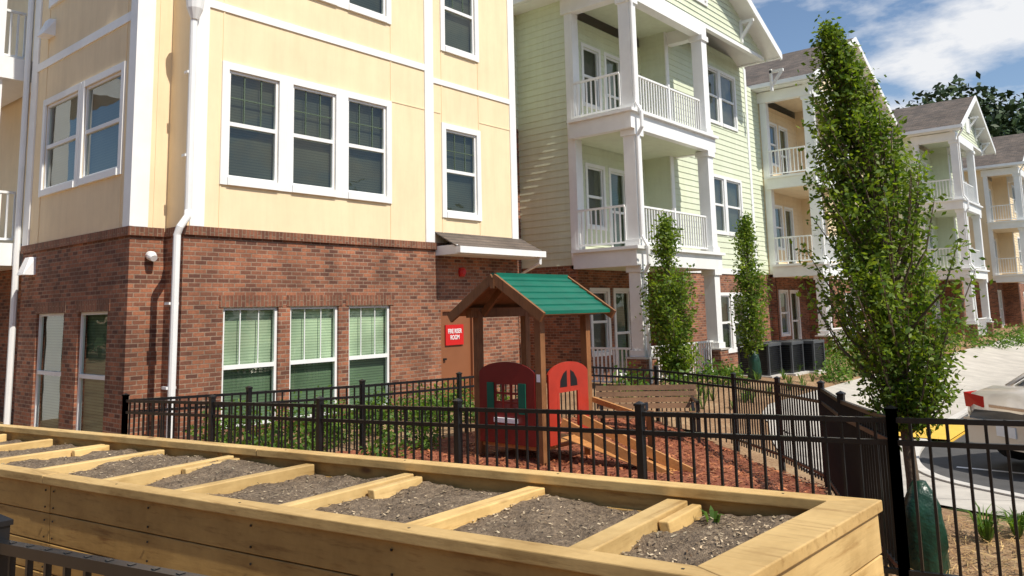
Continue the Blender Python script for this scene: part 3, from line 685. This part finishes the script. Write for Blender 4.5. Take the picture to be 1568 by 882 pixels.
def bag(c,h,rad):
    b=MB('tree_watering_bag','bag');n=20;m=9
    for j in range(m):
        t=j/(m-1);rr=rad*(.78+.3*math.sin(math.pi*min(1,t*1.05+.12))**.6)*(1-.55*max(0,t-.82)/.18)
        for i in range(n):
            th=2*math.pi*i/n;k=1+.3*noise.noise(Vector((math.cos(th)*2,math.sin(th)*2,t*4+c[0])))+.06*math.sin(th*7+t*3)
            b.v.append((c[0]+rr*k*math.cos(th),c[1]+rr*k*math.sin(th),c[2]+t*h))
    for j in range(m-1):
        for i in range(n): b.f.append((j*n+i,j*n+(i+1)%n,(j+1)*n+(i+1)%n,(j+1)*n+i))
    b.f.append(tuple((m-1)*n+i for i in range(n)));b.build(None,True)
bag((6.64,1.63,-.05),.70,.14);bag((20.6,8.9,0),.8,.16)
# ------------------------------------------------------------------ playhouse
H=Bld('playhouse')
x0,x1,y0,y1=8.25,9.3,6.5,7.6
for x,y in ((x0,y0),(x0,y1),(x1,y0),(x1,y1)): H['posts:post'].box(x-.05,x+.05,y-.05,y+.05,-.2,2.0)
pb=H['frame:post'];pb.box(x0-.18,x1+.2,y0-.06,y0+.045,1.9,2.03);pb.box(x0-.18,x1+.2,y1-.045,y1+.06,1.9,2.03);ym=(y0+y1)/2
rx0,rx1=8.0,9.6;ez=1.93;az=2.45;yo=.24
for sgn,ye_ in ((-1,y0-yo),(1,y1+yo)):
    for k in range(6):
        t0=k/6;t1=(k+1)/6;ya=ye_+(ym-ye_)*t0;yb2=ye_+(ym-ye_)*t1;za=ez+(az-ez)*t0;zb=ez+(az-ez)*t1
        H['roof_panels:gplast'].add([(rx0,ya,za+.045),(rx1,ya,za+.045),(rx1,yb2,zb+.025),(rx0,yb2,zb+.025),(rx0,ya,za),(rx1,ya,za),(rx1,yb2,zb),(rx0,yb2,zb)],[(0,1,2,3),(4,5,6,7),(0,1,5,4),(0,3,7,4),(1,2,6,5)])
    for x in (rx0-.03,rx1+.03): pb.beam((x,ye_-sgn*-.04,ez-.035),(x,ym,az-.02),.045,.13)
H['roof_panels:gplast'].box(rx0-.02,rx1+.02,ym-.05,ym+.05,az+.0,az+.05)
for sgn,ye_ in ((-1,y0-yo),(1,y1+yo)): pb.add([(rx0+.02,ye_,ez-.008),(rx1-.02,ye_,ez-.008),(rx1-.02,ym,az-.008),(rx0+.02,ym,az-.008)],[(0,1,2,3)])
pb.beam((rx0-.06,ym,az-.10),(rx1,ym,az-.1),.07,.12)
pb.beam((x0,y0+.1,1.95),(x0,ym,2.38),.05,.09);pb.beam((x0,y1-.1,1.95),(x0,ym,2.38),.05,.09)
def panel(b,m,u0,u1,z0,z1,arch,hole):
    b.M=m;n=40;th=.03
    for i in range(n):
        ua=u0+(u1-u0)*i/n;ub=u0+(u1-u0)*(i+1)/n
        def top(u): t=(u-(u0+u1)/2)/((u1-u0)/2);return z1+arch*(math.sqrt(max(0,1-t*t*.92)))
        ta,tb_=top(ua),top(ub);um=(ua+ub)/2
        h=[q for q in hole if q[0]<um<q[1]]
        def pc(za,zb,zc,zd):
            b.add([(ua,0,za),(ub,0,zb),(ub,0,zd),(ua,0,zc),(ua,th,za),(ub,th,zb),(ub,th,zd),(ua,th,zc)],[(0,1,2,3),(4,5,6,7),(0,1,5,4),(3,2,6,7),(1,2,6,5),(0,3,7,4)])
        if h:
            h=h[0];c=(h[0]+h[1])/2;hr=(h[1]-h[0])/2;f2=lambda u:h[3]+h[4]*math.sqrt(max(0,1-((u-c)/hr)**2))
            pc(z0,z0,h[2],h[2]);pc(f2(ua),f2(ub),ta,tb_)
        else: pc(z0,z0,ta,tb_)
    b.M=None
mP=frame((x0-.03,0,0),(0,1,0),(-1,0,0));mQ=frame((0,y0-.03,0),(1,0,0),(0,-1,0))
r2=H['window_panel:red2'];rp=H['door_panel:red'];cy=(y0+y1)/2;cx=(x0+x1)/2
panel(r2,mP,y0+.06,y1-.06,.22,1.10,.20,[(cy-.2,cy+.2,.64,1.0,.0)])
for k in (-.07,.07): r2.M=mP;r2.box(cy+k-.015,cy+k+.015,0,.025,.64,1.0)
for z in (.76,.88): r2.box(cy-.2,cy+.2,.002,.023,z-.015,z+.015)
r2.M=None
panel(rp,mQ,x0+.09,x1-.06,.22,1.08,.20,[(cx-.25,cx+.27,.222,.88,.0)])
hq=H['door_fan_holes:steel']
rp.M=mQ
rp.box(cx-.25,cx-.20,.0,.028,.222,.90);rp.box(cx+.22,cx+.27,.0,.028,.222,.90);rp.M=None
hq.M=mQ
for sgn in (-1,1):
    pts=[(cx+.01+sgn*.04,.95),(cx+.01+sgn*.2,.95),(cx+.01+sgn*.19,1.04),(cx+.01+sgn*.12,1.13),(cx+.01+sgn*.04,1.17)]
    hq.quad(*[(a,.032,b) for a,b in pts])
hq.M=None
gp=H['shutters:gplast'];gp.M=mP;gp.box(cy-.34,cy-.22,.032,.045,.62,1.02);gp.box(cy+.22,cy+.34,.032,.045,.62,1.02);gp.M=None
H['counter:signtext'].box(x0-.10,x0-.03,y0+.35,y1-.35,.50,.56)
r2.M=frame((0,y1,0),(1,0,0),(0,-1,0));r2.box(x0+.06,x1-.06,0,.03,.22,.7);r2.M=None
H['deck:ramp'].box(x0,x1,y0,y1,.16,.22)
for xx in (8.55,9.0): H['ramp:ramp'].beam((xx,6.4,.50),(xx+.35,4.95,-.12),.05,.12)
H['ramp:ramp'].add([(8.56,6.45,.30),(8.99,6.45,.30),(9.32,5.0,-.13),(8.91,5.0,-.13)],[(0,1,2,3)])
H['posts:post'].box(9.33,9.40,5.5,5.57,-.3,.62);H['ramp:ramp'].beam((9.365,6.45,.72),(9.365,5.5,.5),.05,.07)
H['latch:signtext'].box(x0-.052,x0-.051,y0-.03,y0+.03,1.05,1.15)
H.done()
# ------------------------------------------------------------------ bench
Bn=Bld('park_bench')
pA=Vector((11.5,7.85,0));pB=Vector((12.5,6.45,0));d=(pB-pA).normalized();nn=Vector((d.y,-d.x,0))
if nn.dot(Vector((-1,-1,0)))<0: nn=-nn
L=(pB-pA).length;bm=Matrix(((d.x,nn.x,0,pA.x),(d.y,nn.y,0,pA.y),(0,0,1,-.24),(0,0,0,1)))
ws=Bn['seat_and_backrest:benchw'];ws.M=bm;fr=Bn['legs_and_arms:steel'];fr.M=bm
for i in range(5): ws.box(0,L,.02+i*.10,.105+i*.10,.42,.455)
for i in range(4): 
    z=.50+i*.10;y=-.03-(z-.45)*.22
    ws.add([(0,y,z),(L,y,z),(L,y-.02,z+.082),(0,y-.02,z+.082),(0,y-.03,z),(L,y-.03,z),(L,y-.05,z+.082),(0,y-.05,z+.082)],[(0,1,2,3),(4,5,6,7),(0,1,5,4),(3,2,6,7),(0,3,7,4),(1,2,6,5)])
for u in (.08,L/2,L-.08):
    fr.box(u-.025,u+.025,.43,.48,0,.41);fr.box(u-.025,u+.025,-.03,.02,0,.45);fr.box(u-.024,u+.024,0,.48,.375,.415);fr.beam((u,-.03,.43),(u,-.18,.88),.045,.045)
    if u!=L/2: fr.beam((u,-.1,.66),(u,.5,.66),.05,.03);fr.box(u-.02,u+.02,.45,.48,.41,.65)
ws.M=None;fr.M=None;Bn.done()
# ------------------------------------------------------------------ AC units
for i,(x,y) in enumerate(((21.7,9.2),(22.75,8.95),(23.8,8.7))):
    A=Bld('air_conditioner_unit');a=A['cabinet:acgrey'];b=A['louvres:steel'];s=.42;gz=g(x,y)
    for cx,cy in ((-1,-1),(1,-1),(1,1),(-1,1)): a.box(x+cx*s-.03,x+cx*s+.03,y+cy*s-.03,y+cy*s+.03,gz,gz+.82)
    a.box(x-s-.04,x+s+.04,y-s-.04,y+s+.04,gz+.82,gz+.9);a.box(x-s+.03,x+s-.03,y-s+.03,y+s-.03,gz+.0,gz+.8)
    for k in range(14):
        z=gz+.08+k*.053
        b.box(x-s,x+s,y-s-.01,y-s+.015,z,z+.022);b.box(x-s-.01,x-s+.015,y-s,y+s,z,z+.022)
    for k in range(1,6): b.tube([(x+.06*k*math.cos(t),y+.06*k*math.sin(t),gz+.91) for t in np.linspace(0,6.283,17)],.006,4)
    A['pad:kerb'].box(x-.55,x+.55,y-.55,y+.55,gz-.05,gz+.03);A.done()
# ------------------------------------------------------------------ car
CP=NT('car_paint_champagne');CP.b.inputs['Base Color'].default_value=(.60,.53,.44,1);CP.b.inputs['Metallic'].default_value=.2;CP.b.inputs['Roughness'].default_value=.32;CP.b.inputs['Coat Weight'].default_value=.6
M['carp']=CP.m
M['cglass']=simple('car_glass',(.02,.025,.03),.06,.1,1,0)
M['tail']=simple('tail_light',(.5,.02,.015),.15,.1)
M['tyre']=simple('tyre',(.02,.02,.02),.8,.2)
M['chrome']=simple('chrome',(.6,.6,.62),.2,.05,metal=1)
def car(loc,heading,sc=1.0):
    Cc=Bld('parked_car');ch=math.radians(heading);m=Matrix.Translation(loc)@Matrix.Rotation(ch,4,'Z')@Matrix.Scale(sc,4)
    body=[(0,.42,.78,.78,.70),(.08,.30,1.0,1.0,.82),(.5,.24,1.08,1.08,.88),(1.0,.22,1.06,1.06,.90),(2.2,.2,.98,.98,.91),(3.2,.2,.95,.95,.90),(3.9,.22,.86,.86,.87),(4.45,.28,.68,.68,.78),(4.6,.38,.55,.55,.62)]
    b=Cc['body:carp'];b.M=m;prof=lambda hw,zb,zt:[(-hw*.92,zb),(-hw,zb+.18),(-hw*1.0,(zb+zt)/2+.08),(-hw*.96,zt-.08),(-hw*.86,zt),(0,zt+.03),(hw*.86,zt),(hw*.96,zt-.08),(hw,(zb+zt)/2+.08),(hw,zb+.18),(hw*.92,zb)]
    vs=[];n=11
    for x,zb,zt,_,hw in body: vs+=[(x,y,z) for y,z in prof(hw,zb,zt)]
    fs=[]
    for i in range(len(body)-1):
        for k in range(n): k2=(k+1)%n;fs.append((i*n+k,i*n+k2,(i+1)*n+k2,(i+1)*n+k))
    fs+=[tuple(range(n)),tuple((len(body)-1)*n+k for k in range(n-1,-1,-1))];b.add(vs,fs)
    cab=[(.75,1.05,.72,1.06,.72),(1.35,1.05,.74,1.40,.60),(2.0,1.02,.76,1.46,.60),(2.6,1.0,.76,1.42,.60),(3.35,.95,.74,.98,.70)]
    gl=Cc['windows:cglass'];gl.M=m;vs=[];fs=[]
    for x,zb,hb,zt,ht in cab: vs+=[(x,-hb-.04,zb-.05),(x,-ht,zt-.03),(x,-ht*.85,zt),(x,ht*.85,zt),(x,ht,zt-.03),(x,hb+.04,zb-.05)]
    for i in range(4):
        for k in range(5): fs.append((i*6+k,i*6+k+1,(i+1)*6+k+1,(i+1)*6+k))
    gl.add(vs,fs);b.add([(1.33,-.56,1.41),(2.0,-.56,1.475),(2.62,-.56,1.43),(2.62,.56,1.43),(2.0,.56,1.475),(1.33,.56,1.41)],[(0,1,4,5),(1,2,3,4)])
    for sg_ in (-1,1):
        b.beam((.72,sg_*.74,1.06),(1.35,sg_*.61,1.41),.07,.04);b.beam((2.0,sg_*.62,1.45),(2.0,sg_*.80,1.0),.05,.05);b.beam((1.33,sg_*.6,1.41),(2.62,sg_*.6,1.43),.06,.05);b.beam((2.62,sg_*.61,1.42),(3.35,sg_*.75,.96),.05,.05)
        t=Cc['tail_lights:tail'];t.M=m
        for o in (-.012,):
            t.add([(.02+o,sg_*.42,.80),(.05+o,sg_*.80,.80),(.30,sg_*.905,.86),(.34,sg_*.90,1.0),(.05+o,sg_*.82,1.0),(.0+o+.05,sg_*.45,.97)],[(0,1,4,5),(1,2,3,4)])
        for x in (.85,3.65):
            w=Cc['tyres:tyre'];w.M=m;w.tube([(x,sg_*.68,.33),(x,sg_*.72,.33),(x,sg_*.90,.33),(x,sg_*.925,.33)],[.28,.33,.33,.28],24);h=Cc['hubs:chrome'];h.M=m;h.tube([(x,sg_*.90,.33),(x,sg_*.935,.33)],[.2,.17],12)
    c=Cc['bumper_trim:chrome'];c.M=m;c.box(-.03,.02,-.3,.3,.84,.88);
    pq=Cc['licence_plate:signtext'];pq.M=m;pq.box(-.075,-.062,-.16,.16,.48,.62)
    bb=Cc['bumper:carp'];bb.M=m;bb.add([(-.06,-.75,.32),(-.06,.75,.32),(-.06,.75,.66),(-.06,-.75,.66),(.3,-.9,.32),(.3,.9,.32),(.3,.9,.66),(.3,-.9,.66)],[(0,1,2,3),(3,2,6,7),(0,1,5,4),(0,3,7,4),(1,2,6,5)])
    Cc.done(smooth=('body:carp','windows:cglass'))
car((14.2,2.15,-.63),-38,1.12)
# ------------------------------------------------------------------ world / sun
el=math.radians(52)
w=bpy.data.worlds.new("World");scn.world=w;w.use_nodes=True;nt=w.node_tree
bg=nt.nodes['Background'];sky=nt.nodes.new('ShaderNodeTexSky');sky.sky_type='NISHITA';sky.sun_disc=False;sky.sun_elevation=el;sky.sun_rotation=math.radians(183);sky.air_density=1.0;sky.dust_density=.4;sky.ozone_density=2.0
tc=nt.nodes.new('ShaderNodeTexCoord');mp=nt.nodes.new('ShaderNodeMapping');mp.inputs['Scale'].default_value=(1,1,2.6);mp.inputs['Location'].default_value=(.35,.1,.0);nt.links.new(tc.outputs['Generated'],mp.inputs[0])
no=nt.nodes.new('ShaderNodeTexNoise');no.inputs['Scale'].default_value=3.1;no.inputs['Detail'].default_value=9;no.inputs['Roughness'].default_value=.56;nt.links.new(mp.outputs[0],no.inputs[0])
rp_=nt.nodes.new('ShaderNodeValToRGB');rp_.color_ramp.elements[0].position=.465;rp_.color_ramp.elements[1].position=.57;nt.links.new(no.outputs['Fac'],rp_.inputs[0])
sx=nt.nodes.new('ShaderNodeSeparateXYZ');nt.links.new(tc.outputs['Generated'],sx.inputs[0])
mr=nt.nodes.new('ShaderNodeMapRange');mr.inputs['From Min'].default_value=-.1;mr.inputs['From Max'].default_value=.35;nt.links.new(sx.outputs[0],mr.inputs[0])
mm=nt.nodes.new('ShaderNodeMath');mm.operation='MULTIPLY';nt.links.new(rp_.outputs[0],mm.inputs[0]);nt.links.new(mr.outputs[0],mm.inputs[1])
mx=nt.nodes.new('ShaderNodeMix');mx.data_type='RGBA';nt.links.new(mm.outputs[0],mx.inputs[0]);nt.links.new(sky.outputs[0],mx.inputs[6]);mx.inputs[7].default_value=(6.8,6.9,7.1,1)
nt.links.new(mx.outputs[2],bg.inputs[0]);bg.inputs[1].default_value=.13
sl=bpy.data.lights.new('sun','SUN');so=bpy.data.objects.new('sun',sl);scn.collection.objects.link(so);sl.energy=5;sl.angle=math.radians(.5);sl.color=(1,.94,.84)
dv=Vector((.05*math.cos(el),math.cos(el),-math.sin(el)));so.rotation_euler=dv.to_track_quat('-Z','Y').to_euler();so.location=(0,-20,30)
